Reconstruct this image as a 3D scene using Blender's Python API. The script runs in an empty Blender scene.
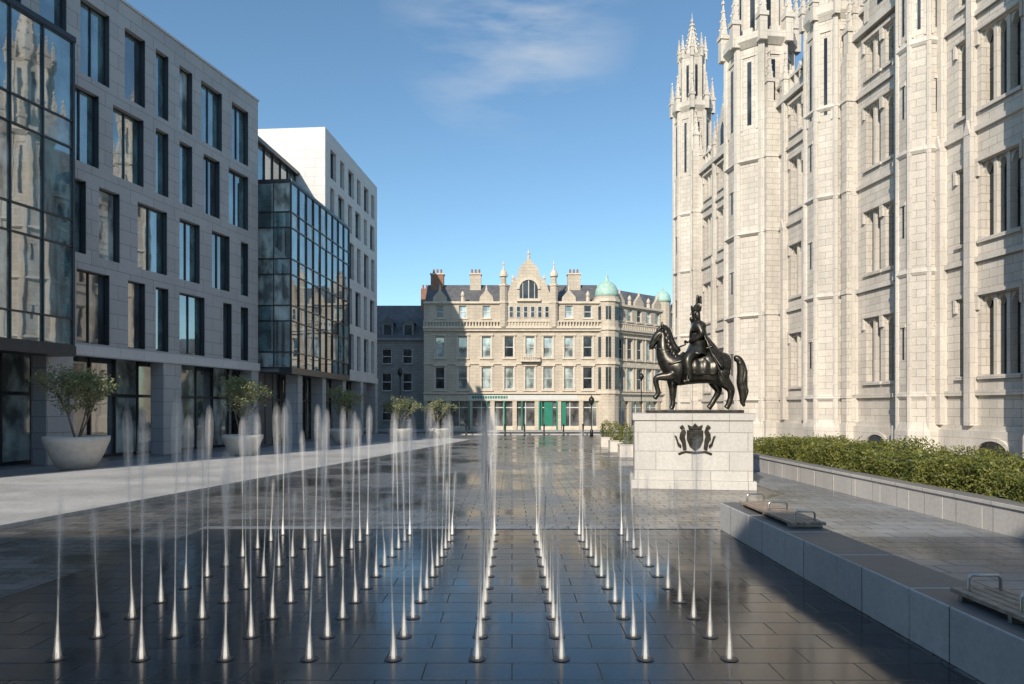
import bpy, bmesh, math, random
from mathutils import Vector, Matrix
random.seed(7)
R=random.random
def U(a,b): return a+(b-a)*R()
scene=bpy.context.scene
COL=scene.collection

# ---------------------------------------------------------------- materials
def newmat(name):
    m=bpy.data.materials.new(name); m.use_nodes=True
    nt=m.node_tree; b=nt.nodes['Principled BSDF']
    return m,nt,b
def L(nt,a,b): nt.links.new(a,b)
def mixc(nt,fac,a,b,blend='MIX'):
    n=nt.nodes.new('ShaderNodeMix'); n.data_type='RGBA'; n.blend_type=blend
    for s,i in ((fac,0),(a,6),(b,7)):
        if hasattr(s,'is_output'): L(nt,s,n.inputs[i])
        else: n.inputs[i].default_value=s if i==0 else (s[0],s[1],s[2],1)
    return n.outputs[2]
def math_(nt,op,a,b=None,c=None):
    n=nt.nodes.new('ShaderNodeMath'); n.operation=op
    for i,s in enumerate((a,b,c)):
        if s is None: continue
        if hasattr(s,'is_output'): L(nt,s,n.inputs[i])
        else: n.inputs[i].default_value=s
    return n.outputs[0]
def maprange(nt,v,a,b,c,d):
    n=nt.nodes.new('ShaderNodeMapRange'); L(nt,v,n.inputs[0])
    for i,x in enumerate((a,b,c,d)): n.inputs[1+i].default_value=x
    return n.outputs[0]
def noise(nt,vec,scale,detail=4,rough=.55):
    n=nt.nodes.new('ShaderNodeTexNoise'); n.inputs['Scale'].default_value=scale
    n.inputs['Detail'].default_value=detail; n.inputs['Roughness'].default_value=rough
    if vec is not None: L(nt,vec,n.inputs['Vector'])
    return n.outputs[0]
def scalevec(nt,vec,s):
    n=nt.nodes.new('ShaderNodeVectorMath'); n.operation='MULTIPLY'; L(nt,vec,n.inputs[0]); n.inputs[1].default_value=s
    return n.outputs[0]
def wallcoord(nt):
    g=nt.nodes.new('ShaderNodeNewGeometry')
    c=nt.nodes.new('ShaderNodeVectorMath'); c.operation='CROSS_PRODUCT'; L(nt,g.outputs['True Normal'],c.inputs[0]); c.inputs[1].default_value=(0,0,1)
    nn=nt.nodes.new('ShaderNodeVectorMath'); nn.operation='NORMALIZE'; L(nt,c.outputs[0],nn.inputs[0])
    d=nt.nodes.new('ShaderNodeVectorMath'); d.operation='DOT_PRODUCT'; L(nt,g.outputs['Position'],d.inputs[0]); L(nt,nn.outputs[0],d.inputs[1])
    s=nt.nodes.new('ShaderNodeSeparateXYZ'); L(nt,g.outputs['Position'],s.inputs[0])
    k=nt.nodes.new('ShaderNodeCombineXYZ'); L(nt,d.outputs['Value'],k.inputs[0]); L(nt,s.outputs[2],k.inputs[1])
    return k.outputs[0],g.outputs['Position'],s.outputs[2]
def bump(nt,b,h,strength=.3,dist=.02):
    n=nt.nodes.new('ShaderNodeBump'); n.inputs['Strength'].default_value=strength; n.inputs['Distance'].default_value=dist
    L(nt,h,n.inputs['Height']); L(nt,n.outputs[0],b.inputs['Normal'])
def bricknode(nt,vec,c1,c2,mc,w,h,ms,off=.5):
    n=nt.nodes.new('ShaderNodeTexBrick'); L(nt,vec,n.inputs['Vector'])
    n.inputs['Color1'].default_value=(*c1,1); n.inputs['Color2'].default_value=(*c2,1); n.inputs['Mortar'].default_value=(*mc,1)
    n.inputs['Scale'].default_value=1; n.inputs['Brick Width'].default_value=w; n.inputs['Row Height'].default_value=h
    n.inputs['Mortar Size'].default_value=ms; n.inputs['Mortar Smooth'].default_value=.2; n.offset=off
    return n
def stone(name,c1,c2,mc,w=.8,h=.35,ms=.012,rough=.8,stain=.35,off=.5,bs=.4):
    m,nt,b=newmat(name)
    vec,pos,z=wallcoord(nt)
    br=bricknode(nt,vec,c1,c2,mc,w,h,ms,off)
    n1=noise(nt,scalevec(nt,pos,(1,1,.22)),.9,6,.6)
    n2=noise(nt,pos,14,4,.7)
    f=maprange(nt,n1,.35,.75,1.0,1-stain)
    f2=maprange(nt,n2,.25,.75,.85,1.12)
    ff=math_(nt,'MULTIPLY',f,f2)
    cc=nt.nodes.new('ShaderNodeCombineColor')
    for i in range(3): L(nt,ff,cc.inputs[i])
    L(nt,mixc(nt,1.0,br.outputs[0],cc.outputs[0],'MULTIPLY'),b.inputs['Base Color'])
    b.inputs['Roughness'].default_value=rough
    hh=math_(nt,'SUBTRACT',math_(nt,'MULTIPLY',n2,.35),br.outputs['Fac'])
    bump(nt,b,hh,bs,.015)
    return m
def plain(name,c,rough=.6,metal=0,var=.15,sc=6,bs=0.1):
    m,nt,b=newmat(name)
    g=nt.nodes.new('ShaderNodeNewGeometry')
    n=noise(nt,g.outputs['Position'],sc,5,.6)
    lo=[x*(1-var) for x in c]; hi=[min(1,x*(1+var)) for x in c]
    L(nt,mixc(nt,maprange(nt,n,.3,.7,0,1),lo,hi),b.inputs['Base Color'])
    b.inputs['Roughness'].default_value=rough; b.inputs['Metallic'].default_value=metal
    if bs: bump(nt,b,n,bs,.02)
    return m
def paving(name,c1,c2,mc,w,h,ms,rlo,rhi,wet=0.5,off=.5,rot=0,ior=1.45,bs=.35,patch=.35):
    m,nt,b=newmat(name)
    g=nt.nodes.new('ShaderNodeNewGeometry')
    vr=nt.nodes.new('ShaderNodeVectorRotate'); vr.rotation_type='Z_AXIS'; vr.inputs['Angle'].default_value=rot
    L(nt,g.outputs['Position'],vr.inputs['Vector'])
    br=bricknode(nt,vr.outputs[0],c1,c2,mc,w,h,ms,off)
    n1=noise(nt,g.outputs['Position'],patch,5,.6); n2=noise(nt,g.outputs['Position'],9,4,.7)
    damp=maprange(nt,n1,.42,.58,0,1)
    f=math_(nt,'MULTIPLY',maprange(nt,damp,0,1,1,1-wet),maprange(nt,n2,.25,.75,.8,1.2))
    cc=nt.nodes.new('ShaderNodeCombineColor')
    for i in range(3): L(nt,f,cc.inputs[i])
    L(nt,mixc(nt,1.0,br.outputs[0],cc.outputs[0],'MULTIPLY'),b.inputs['Base Color'])
    b.inputs['IOR'].default_value=ior
    r=maprange(nt,damp,0,1,rhi,rlo)
    r=math_(nt,'ADD',r,math_(nt,'MULTIPLY',br.outputs['Fac'],.3))
    L(nt,r,b.inputs['Roughness'])
    hh=math_(nt,'SUBTRACT',math_(nt,'MULTIPLY',n2,.3),br.outputs['Fac'])
    bump(nt,b,hh,bs,.006)
    return m
def glass(name,base,refl=1.9,rough=.03,wob=.02):
    m,nt,b=newmat(name)
    vec,pos,z=wallcoord(nt)
    n=noise(nt,scalevec(nt,vec,(.9,.5,1)),1.3,3,.5)
    lo=[x*.4 for x in base]; hi=[x*1.7 for x in base]
    L(nt,mixc(nt,maprange(nt,n,.4,.62,0,1),lo,hi),b.inputs['Base Color'])
    b.inputs['Roughness'].default_value=rough; b.inputs['IOR'].default_value=refl
    n2=noise(nt,vec,.55,2,.5)
    bump(nt,b,n2,.3,wob)
    return m

M={}
M['granite_grey']=stone('grey_granite_panels',(.43,.425,.43),(.48,.475,.475),(.17,.17,.17),1.5,.68,.012,.65,.12,.5,.25)
M['granite_white']=stone('pale_granite_panels',(.62,.61,.60),(.66,.65,.64),(.40,.40,.39),1.5,.68,.010,.65,.08,.5,.2)
M['college']=stone('weathered_ashlar',(.68,.62,.545),(.59,.54,.475),(.33,.30,.265),.72,.34,.011,.85,.30)
M['college_trim']=stone('carved_granite',(.68,.625,.555),(.63,.58,.515),(.38,.35,.31),.9,.6,.008,.85,.30)
M['sandstone']=stone('warm_ashlar',(.60,.525,.425),(.54,.47,.38),(.33,.285,.23),.75,.33,.01,.85,.25)
M['sandtrim']=plain('dressed_stone',(.60,.53,.435),.8,0,.15,3)
M['darkstone']=stone('old_granite',(.25,.245,.24),(.30,.295,.285),(.12,.12,.12),.6,.3,.012,.85,.3)
M['slate']=stone('slate_roof',(.12,.12,.13),(.17,.165,.17),(.06,.06,.06),.35,.22,.008,.6,.3)
M['metal_dark']=plain('dark_aluminium',(.05,.057,.065),.35,.4,.1,3,0)
M['metal_white']=plain('pale_frame',(.6,.6,.58),.5,0,.05,3,0)
M['soffit']=plain('soffit_panel',(.18,.18,.185),.6,0,.1,2,0)
M['glassA']=glass('glazing_dark',(.045,.062,.072),3.0)
M['glassB']=glass('glazing_teal',(.09,.17,.185),3.6,.02,.012)
M['glassC']=glass('glazing_blind',(.32,.37,.36),2.4)
M['glass_old']=glass('old_glazing',(.03,.034,.04),1.6,.1)
M['shopglass']=glass('shop_glazing',(.10,.10,.098),2.6,.05)
M['green']=plain('green_paint',(.02,.19,.13),.4,0,.1,3,0)
M['copper']=plain('verdigris_copper',(.36,.54,.47),.6,0,.2,4)
M['brickred']=plain('red_chimney',(.28,.15,.10),.85,0,.2,3)
M['bench']=stone('bench_granite',(.50,.495,.49),(.57,.56,.555),(.15,.15,.15),1.6,2.0,.012,.6,.2,0,.25)
M['wallpale']=stone('planter_wall_granite',(.54,.51,.48),(.58,.55,.52),(.22,.21,.2),1.1,2.0,.01,.7,.2,0,.25)
M['plinth']=stone('plinth_granite',(.53,.505,.47),(.59,.565,.525),(.30,.28,.26),1.05,.56,.010,.7,.15,.5,.35)
M['bronze']=plain('bronze',(.070,.065,.055),.36,.8,.5,7,.3)
M['pot']=plain('cast_concrete',(.62,.57,.51),.75,0,.1,5)
M['soil']=plain('soil',(.05,.035,.025),.95,0,.3,12)
M['bark']=plain('olive_bark',(.20,.165,.13),.9,0,.3,14)
M['steel']=plain('brushed_steel',(.55,.53,.5),.3,1,.1,5,0)
M['wood']=plain('weathered_timber',(.33,.26,.20),.7,0,.3,9)
M['black']=plain('black_paint',(.015,.015,.016),.4,0,.1,3,0)
M['asphalt']=plain('asphalt',(.06,.06,.062),.85,0,.2,20)
M['paint']=plain('road_paint',(.7,.7,.68),.7,0,.1,10)

def leafmat(name,c1,c2):
    m,nt,b=newmat(name)
    g=nt.nodes.new('ShaderNodeNewGeometry'); n=noise(nt,g.outputs['Position'],1.6,4,.6)
    rnd=g.outputs['Random Per Island']
    f=math_(nt,'ADD',math_(nt,'MULTIPLY',maprange(nt,n,.35,.65,0,1),.6),math_(nt,'MULTIPLY',rnd,.4))
    L(nt,mixc(nt,f,c1,c2),b.inputs['Base Color']); b.inputs['Roughness'].default_value=.5
    tr=nt.nodes.new('ShaderNodeBsdfTranslucent'); tr.inputs[0].default_value=(*c2,1)
    mx=nt.nodes.new('ShaderNodeMixShader'); mx.inputs[0].default_value=.3
    L(nt,b.outputs[0],mx.inputs[1]); L(nt,tr.outputs[0],mx.inputs[2]); L(nt,mx.outputs[0],nt.nodes['Material Output'].inputs[0])
    return m
M['hedge']=leafmat('hedge_leaves',(.035,.065,.016),(.30,.30,.07))
M['hedge_core']=plain('hedge_twigs',(.02,.03,.012),.95,0,.3,8)
M['olive']=leafmat('olive_leaves',(.11,.14,.06),(.34,.36,.18))
M['ground']=paving('ground_paving',(.20,.195,.19),(.24,.235,.23),(.10,.10,.10),.9,.45,.012,.35,.6,wet=.25)
M['plaza']=paving('plaza_damp_slabs',(.21,.20,.19),(.115,.112,.108),(.05,.05,.05),.62,.30,.012,.10,.36,wet=.6,ior=1.6,patch=.3)
M['basin']=paving('fountain_wet_slabs',(.052,.056,.066),(.032,.036,.044),(.015,.016,.018),.8,.4,.008,.10,.22,wet=.35,ior=1.5,bs=.22,patch=.5)
M['walk']=paving('pale_granite_paving',(.50,.485,.465),(.56,.545,.52),(.34,.33,.32),1.2,.6,.006,.4,.55,wet=.15,rot=.19,bs=.2)
M['side']=paving('building_pavement',(.32,.31,.305),(.38,.37,.36),(.17,.17,.17),.9,.45,.010,.4,.6,wet=.15,rot=.22)
M['terrace']=paving('terrace_slabs',(.27,.285,.30),(.18,.19,.205),(.07,.07,.072),.75,.45,.012,.2,.45,wet=.35,patch=.4)
M['kerb']=plain('kerb_granite',(.40,.39,.38),.7,0,.12,8)

def watermat():
    m,nt,b=newmat('water_spray')
    nt.nodes.remove(b)
    at=nt.nodes.new('ShaderNodeAttribute'); at.attribute_name='dens'
    lw=nt.nodes.new('ShaderNodeLayerWeight'); lw.inputs[0].default_value=.4
    g=nt.nodes.new('ShaderNodeNewGeometry')
    n=noise(nt,scalevec(nt,g.outputs['Position'],(11,11,3)),3,4,.6)
    a=math_(nt,'MULTIPLY',at.outputs['Fac'],math_(nt,'SUBTRACT',1,lw.outputs['Facing']))
    a=math_(nt,'MULTIPLY',a,maprange(nt,n,.3,.7,.55,1.4))
    d=nt.nodes.new('ShaderNodeBsdfDiffuse'); d.inputs[0].default_value=(.95,.95,.95,1)
    t=nt.nodes.new('ShaderNodeBsdfTranslucent'); t.inputs[0].default_value=(.95,.95,.95,1)
    ad=nt.nodes.new('ShaderNodeMixShader'); ad.inputs[0].default_value=.5; L(nt,d.outputs[0],ad.inputs[1]); L(nt,t.outputs[0],ad.inputs[2])
    # no nozzle lamps: their light is painted as the water's own glow, fading upward
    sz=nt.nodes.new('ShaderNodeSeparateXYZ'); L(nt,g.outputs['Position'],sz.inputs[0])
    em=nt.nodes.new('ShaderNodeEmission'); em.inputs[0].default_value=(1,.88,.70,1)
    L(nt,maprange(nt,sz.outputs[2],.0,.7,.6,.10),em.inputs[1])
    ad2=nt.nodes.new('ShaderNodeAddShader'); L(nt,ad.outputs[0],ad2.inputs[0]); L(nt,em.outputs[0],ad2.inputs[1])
    tp=nt.nodes.new('ShaderNodeBsdfTransparent')
    mx=nt.nodes.new('ShaderNodeMixShader'); L(nt,a,mx.inputs[0]); L(nt,tp.outputs[0],mx.inputs[1]); L(nt,ad2.outputs[0],mx.inputs[2])
    L(nt,mx.outputs[0],nt.nodes['Material Output'].inputs[0])
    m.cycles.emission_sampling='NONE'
    return m
M['water']=watermat()

# ---------------------------------------------------------------- mesh builder
def empty(name,loc=(0,0,0)):
    e=bpy.data.objects.new(name,None); e.location=loc; e.empty_display_size=.5; COL.objects.link(e); return e
def meshobj(name,verts,faces,mat,parent=None,smooth=False,recalc=True,bevel=0):
    me=bpy.data.meshes.new(name); me.from_pydata([tuple(v) for v in verts],[],faces)
    if recalc:
        bm=bmesh.new(); bm.from_mesh(me); bmesh.ops.recalc_face_normals(bm,faces=bm.faces); bm.to_mesh(me); bm.free()
    me.materials.append(M[mat] if isinstance(mat,str) else mat)
    if smooth:
        for p in me.polygons: p.use_smooth=True
    o=bpy.data.objects.new(name,me); COL.objects.link(o)
    if parent: o.parent=parent
    if bevel:
        md=o.modifiers.new('b','BEVEL'); md.width=bevel; md.segments=2; md.limit_method='ANGLE'
    return o
class MB:
    def __init__(s,name,O=(0,0),u=(1,0),v=(0,1)):
        s.name=name; s.parts={}; s.frame(O,u,v)
    def frame(s,O,u,v):
        def nz(a):
            l=math.hypot(*a); return (a[0]/l,a[1]/l)
        s.O=O; s.u=nz(u); s.v=nz(v)
    def T(s,p): return (s.O[0]+p[0]*s.u[0]+p[1]*s.v[0], s.O[1]+p[0]*s.u[1]+p[1]*s.v[1], p[2])
    def add(s,part,mat,vs,fs):
        V,F=s.parts.setdefault((part,mat),([],[]))
        k=len(V); V.extend(s.T(p) for p in vs); F.extend([tuple(i+k for i in f) for f in fs])
    def box(s,part,mat,u0,u1,v0,v1,z0,z1):
        if u1-u0<1e-4 or z1-z0<1e-4: return
        s.add(part,mat,[(u0,v0,z0),(u1,v0,z0),(u1,v1,z0),(u0,v1,z0),(u0,v0,z1),(u1,v0,z1),(u1,v1,z1),(u0,v1,z1)],
          [(0,1,2,3),(4,5,6,7),(0,1,5,4),(1,2,6,5),(2,3,7,6),(3,0,4,7)])
    def prism(s,part,mat,cu,cv,r0,r1,z0,z1,n=8,rot=math.pi/8):
        vs=[];
        for r,z in ((r0,z0),(max(r1,.004),z1)):
            for i in range(n):
                a=rot+2*math.pi*i/n; vs.append((cu+r*math.cos(a),cv+r*math.sin(a),z))
        fs=[tuple(range(n)),tuple(range(n,2*n))]+[(i,(i+1)%n,n+(i+1)%n,n+i) for i in range(n)]
        s.add(part,mat,vs,fs)
    def poly(s,part,mat,pts_uz,v0,v1):
        n=len(pts_uz)
        vs=[(p[0],v0,p[1]) for p in pts_uz]+[(p[0],v1,p[1]) for p in pts_uz]
        s.add(part,mat,vs,[tuple(range(n)),tuple(range(n,2*n))]+[(i,(i+1)%n,n+(i+1)%n,n+i) for i in range(n)])
    def obox(s,part,mat,cu,cv,ang,rad0,rad1,w,z0,z1):
        c,sn=math.cos(ang),math.sin(ang); vs=[]
        for z in (z0,z1):
            for r,t in ((rad0,-w/2),(rad1,-w/2),(rad1,w/2),(rad0,w/2)):
                vs.append((cu+c*r-sn*t,cv+sn*r+c*t,z))
        s.add(part,mat,vs,[(0,1,2,3),(4,5,6,7),(0,1,5,4),(1,2,6,5),(2,3,7,6),(3,0,4,7)])
    def lathe(s,part,mat,cu,cv,prof,n=16):
        vs=[]; 
        for r,z in prof:
            for i in range(n):
                a=2*math.pi*i/n; vs.append((cu+r*math.cos(a),cv+r*math.sin(a),z))
        fs=[]
        for j in range(len(prof)-1):
            for i in range(n): fs.append((j*n+i,j*n+(i+1)%n,(j+1)*n+(i+1)%n,(j+1)*n+i))
        fs.append(tuple(range(n))); fs.append(tuple(range((len(prof)-1)*n,len(prof)*n)))
        s.add(part,mat,vs,fs)
    def build(s,smooth=(),bevel=0):
        e=empty(s.name)
        for (p,m),(V,F) in s.parts.items():
            meshobj(p,V,F,m,e,smooth=p in smooth,bevel=bevel)
        return e
def facade(mb,part,mat,u0,u1,z0,z1,rows,thick,win):
    zp=z0
    for ri,(a,b,ops) in enumerate(rows):
        mb.box(part,mat,u0,u1,-thick,0,zp,a)
        up=u0
        for (p,q) in ops:
            mb.box(part,mat,up,p,-thick,0,a,b); win(p,q,a,b,ri); up=q
        mb.box(part,mat,up,u1,-thick,0,a,b); zp=b
    mb.box(part,mat,u0,u1,-thick,0,zp,z1)
def window(mb,p,q,a,b,v,gm,fm,nm=0,tr=None,fw=.06,part='frames'):
    t1,t2=U(-.005,.005),U(-.005,.005)
    mb.add('windows',gm,[(p,v-.06,a),(q,v-.06,a),(q,v-.06,b),(p,v-.06,b),(p,v-.006+t1,a),(q,v-.006+t2,a),(q,v-.006-t1,b),(p,v-.006-t2,b)],
        [(0,1,2,3),(4,5,6),(4,6,7),(0,1,5,4),(1,2,6,5),(2,3,7,6),(3,0,4,7)])
    mb.box(part,fm,p,p+fw,v+.002,v+.06,a,b); mb.box(part,fm,q-fw,q,v+.002,v+.06,a,b)
    mb.box(part,fm,p+fw,q-fw,v+.002,v+.06,a,a+fw); mb.box(part,fm,p+fw,q-fw,v+.002,v+.06,b-fw,b)
    for i in range(nm):
        x=p+(q-p)*(i+1)/(nm+1); mb.box(part,fm,x-fw/2,x+fw/2,v+.002,v+.055,a+fw,b-fw)
    if tr is not None:
        z=a+(b-a)*tr; mb.box(part,fm,p+fw,q-fw,v+.002,v+.05,z-fw/2,z+fw/2)
def curtain(mb,u0,u1,v,z0,z1,du,floors,mats=('glassB','glassB','glassA','glassC')):
    n=max(1,round((u1-u0)/du)); w=(u1-u0)/n
    for k in range(len(floors)-1):
        for i in range(n):
            gm=random.choice(mats)
            a,b=floors[k],floors[k+1]
            t1,t2=U(-.006,.006),U(-.006,.006)
            x0,x1=u0+i*w,u0+(i+1)*w
            mb.add('glazing',gm,[(x0,v-.1,a),(x1,v-.1,a),(x1,v-.1,b),(x0,v-.1,b),(x0,v-.04+t1,a),(x1,v-.04+t2,a),(x1,v-.04-t1,b),(x0,v-.04-t2,b)],
               [(0,1,2,3),(4,5,6),(4,6,7),(0,1,5,4),(1,2,6,5),(2,3,7,6),(3,0,4,7)])
    for i in range(n+1):
        x=u0+i*w; mb.box('mullions','metal_dark',x-.025,x+.025,v-.06,v+.05,z0,z1)
    for z in floors: mb.box('mullions','metal_dark',u0,u1,v-.058,v+.03,z-.035,z+.035)
rg=lambda: random.choice(['glassA','glassB','glassB','glassB','glassC'])

# ---------------------------------------------------------------- office building (left, near)
def officeA():
    mb=MB('office_building',(-16.0,43.0),(-.239,-1),(1,-.239))
    mb.box('core','granite_grey',.02,42,-18,-1.9,0,21.0)
    mb.box('core','granite_grey',.02,42,-1.9,-.42,5.2,21.0)
    rows=[
     (5.3,8.55,[(1.0,1.75),(2.6,3.4),(5.0,7.0),(7.8,8.7),(9.4,10.5),(11.6,13.4)]),
     (9.25,12.5,[(1.0,1.75),(2.8,4.4),(5.4,7.0),(7.9,9.9),(11.0,12.2),(12.9,14.2)]),
     (13.3,16.6,[(1.0,2.9),(3.7,5.1),(6.0,7.0),(7.8,8.7),(9.5,11.4),(12.2,13.8)]),
     (17.25,20.6,[(1.0,2.6),(3.5,5.3),(6.0,7.0),(7.8,8.7),(9.4,10.7),(11.6,13.2),(13.9,15.2),(16.0,17.8),(19.0,20.3)])]
    def win(p,q,a,b,ri):
        w=q-p
        window(mb,p,q,a,b,-.32,rg(),'metal_dark',1 if w>1.3 else 0,None)
        mb.box('frames','metal_dark',p,p+.03,-.25,-.02,a,b)
    facade(mb,'walls','granite_grey',0,14.5,5.2,17.0,rows[:3],.42,win)
    facade(mb,'walls','granite_grey',0,42,17.0,21.7,rows[3:],.42,win)
    mb.box('walls','granite_grey',14.5,42,-.42,0,5.2,17.0)
    mb.box('coping','granite_white',-.06,42.05,-.5,.06,21.7,21.82)
    mb.box('fascia','granite_white',-.05,42,-.4,.12,4.72,5.2)
    mb.box('soffit','soffit',0,42,-1.9,-.4,4.9,5.15)
    for a,b in ((0,.7),(6.9,8.2),(13.6,14.9),(20.9,21.9),(27.6,28.6),(34.5,35.5)):
        mb.box('piers','granite_grey',a,b,-.75,.03,0,4.72)
    for i in range(28):
        a=.7+i*1.48
        mb.box('shopfront',random.choice(['shopglass','shopglass','glassA','glassC']),a,a+1.48,-1.75,-1.7,.15,4.9)
        mb.box('frames','metal_dark',a-.04,a+.04,-1.72,-1.6,0,4.9)
    mb.box('frames','metal_dark',.7,42,-1.70,-1.61,2.95,3.1); mb.box('frames','metal_dark',.7,42,-1.70,-1.59,0,.15)
    B0=14.75
    mb.box('bay_core','soffit',B0+.1,34,-.0,1.0,5.0,17.6)
    mb.box('bay_edge','metal_dark',B0-.12,34.2,.0,1.26,4.55,4.98)
    mb.box('bay_edge','metal_dark',B0-.12,34.2,.0,1.26,17.62,17.85)
    fl=[5.0,6.1,9.1,10.2,13.2,14.3,17.6]
    curtain(mb,B0,34,1.2,5.0,17.6,1.4,fl,('glassB','glassB','glassA','glassB','glassC'))
    mb.box('bay_edge','metal_dark',B0-.12,B0-.0,.0,1.2,4.98,17.62)
    mb.box('roof_screen','metal_dark',4,30,-12,-5,21.0,23.0)
    return mb.build()
officeA()

def officeB():
    mb=MB('glazed_office_block',(-12.85,65),(-1.11,-14),(14,-1.11))
    rows=[]
    zs=[(5.6,8.6),(9.4,12.4),(13.2,16.2),(17.0,19.3),(20.0,22.2)]
    for i,(a,b) in enumerate(zs):
        if i%2==0: ops=[(.9,1.9),(2.8,4.2),(5.2,6.2),(7.1,8.6),(9.6,10.6),(11.6,12.9)]
        else: ops=[(.9,2.3),(3.3,4.2),(5.2,6.7),(7.6,8.6),(9.6,11.1),(12.0,12.9)]
        rows.append((a,b,ops))
    def win(p,q,a,b,ri): window(mb,p,q,a,b,-.32,rg(),'metal_dark',1 if q-p>1.2 else 0)
    facade(mb,'walls','granite_white',0,14.04,5.2,23.4,rows,.42,win)
    mb.box('walls','granite_white',0,14.04,-14,-.42,5.0,23.0)
    mb.box('walls','granite_white',13.7,14.04,-14,-.42,23.0,23.4)
    mb.box('walls','granite_white',0,.3,-14,-.42,23.0,23.4)
    mb.box('walls','granite_white',.3,13.7,-14,-13.7,23.0,23.4)
    mb.box('ground_core','shopglass',.3,21,-14,-2.0,0,5.0)
    mb.box('fascia','granite_white',-.02,9.6,-.42,.1,4.7,5.2)
    for a in (0,4.6,9.4,14.0,18.6): mb.box('piers','granite_grey',a,a+.75,-.8,.06,0,4.7)
    for i in range(18): mb.box('frames','metal_dark',.4+i*1.15,.48+i*1.15,-1.99,-1.9,0,4.7)
    mb.box('frames','metal_dark',.3,21,-1.97,-1.88,2.9,3.02)
    mb.box('soffit','soffit',.3,21.2,-2.0,-.42,4.72,5.0)
    u0,u1=9.5,21.25
    mb.box('bay_core','soffit',u0+.1,u1-.1,-2.2,.2,5.0,16.9)
    mb.box('mullions','metal_dark',u0,u1+.02,-.41,.42,4.6,5.0)
    mb.box('mullions','metal_dark',u0,u1+.02,-2.2,.42,16.92,17.1)
    fl=[5.0,6.0,8.0,9.0,11.0,12.0,14.0,15.0,16.9]
    curtain(mb,u0,u1,.36,5.0,16.9,1.3,fl,('glassB','glassB','glassB','glassA','glassC'))
    sv=mb.u,mb.v,mb.O
    O2=mb.T((u1,.36,0))
    mb.frame((O2[0],O2[1]),(-14,1.11),(-1.11,-14))
    curtain(mb,0,2.3,0,5.0,16.9,1.15,fl,('glassB','glassC'))
    mb.box('bay_core','soffit',2.3,2.5,-3,0,0,16.9)
    mb.u,mb.v,mb.O=sv
    mb.box('upper_core','soffit',14.1,20.6,-9,-2.35,17.1,19.8)
    mb.box('roof','metal_dark',14.06,20.9,-9.2,-2.0,19.82,20.1)
    curtain(mb,14.1,20.6,-2.3,17.1,19.8,1.3,[17.1,19.8],('glassB','glassA'))
    O2=mb.T((20.62,-2.35,0)); mb.frame((O2[0],O2[1]),(-14,1.11),(-1.11,-14))
    curtain(mb,0,6.5,.06,17.1,19.8,1.3,[17.1,19.8],('glassB','glassC'))
    return mb.build()
officeB()

# ---------------------------------------------------------------- gothic college (right)
def pinnacle(mb,u,v,z,w,h,part='pinnacles'):
    sh=h*.42
    mb.box(part,'college_trim',u-w/2,u+w/2,v-w/2,v+w/2,z,z+sh)
    mb.box(part,'college_trim',u-w*.65,u+w*.65,v-w*.65,v+w*.65,z+sh*.86,z+sh*1.0+.04)
    mb.prism(part,'college_trim',u,v,w*.62,.02,z+sh+.04,z+h,4,math.pi/4)
    for k in range(3):
        t=.2+.25*k; zz=z+sh+(h-sh)*t; rr=w*.62*(1-t)*.75
        for a in range(4):
            an=math.pi/4+a*math.pi/2
            mb.obox(part,'college_trim',u,v,an,rr*.5,rr*1.35+.04,w*.16+.02,zz,zz+w*.22)
    mb.prism(part,'college_trim',u,v,w*.22,w*.22,z+h-.03*h-.03,z+h+.02,6)
    mb.prism(part,'college_trim',u,v,w*.08,w*.02,z+h,z+h+w*.5,4)
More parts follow.
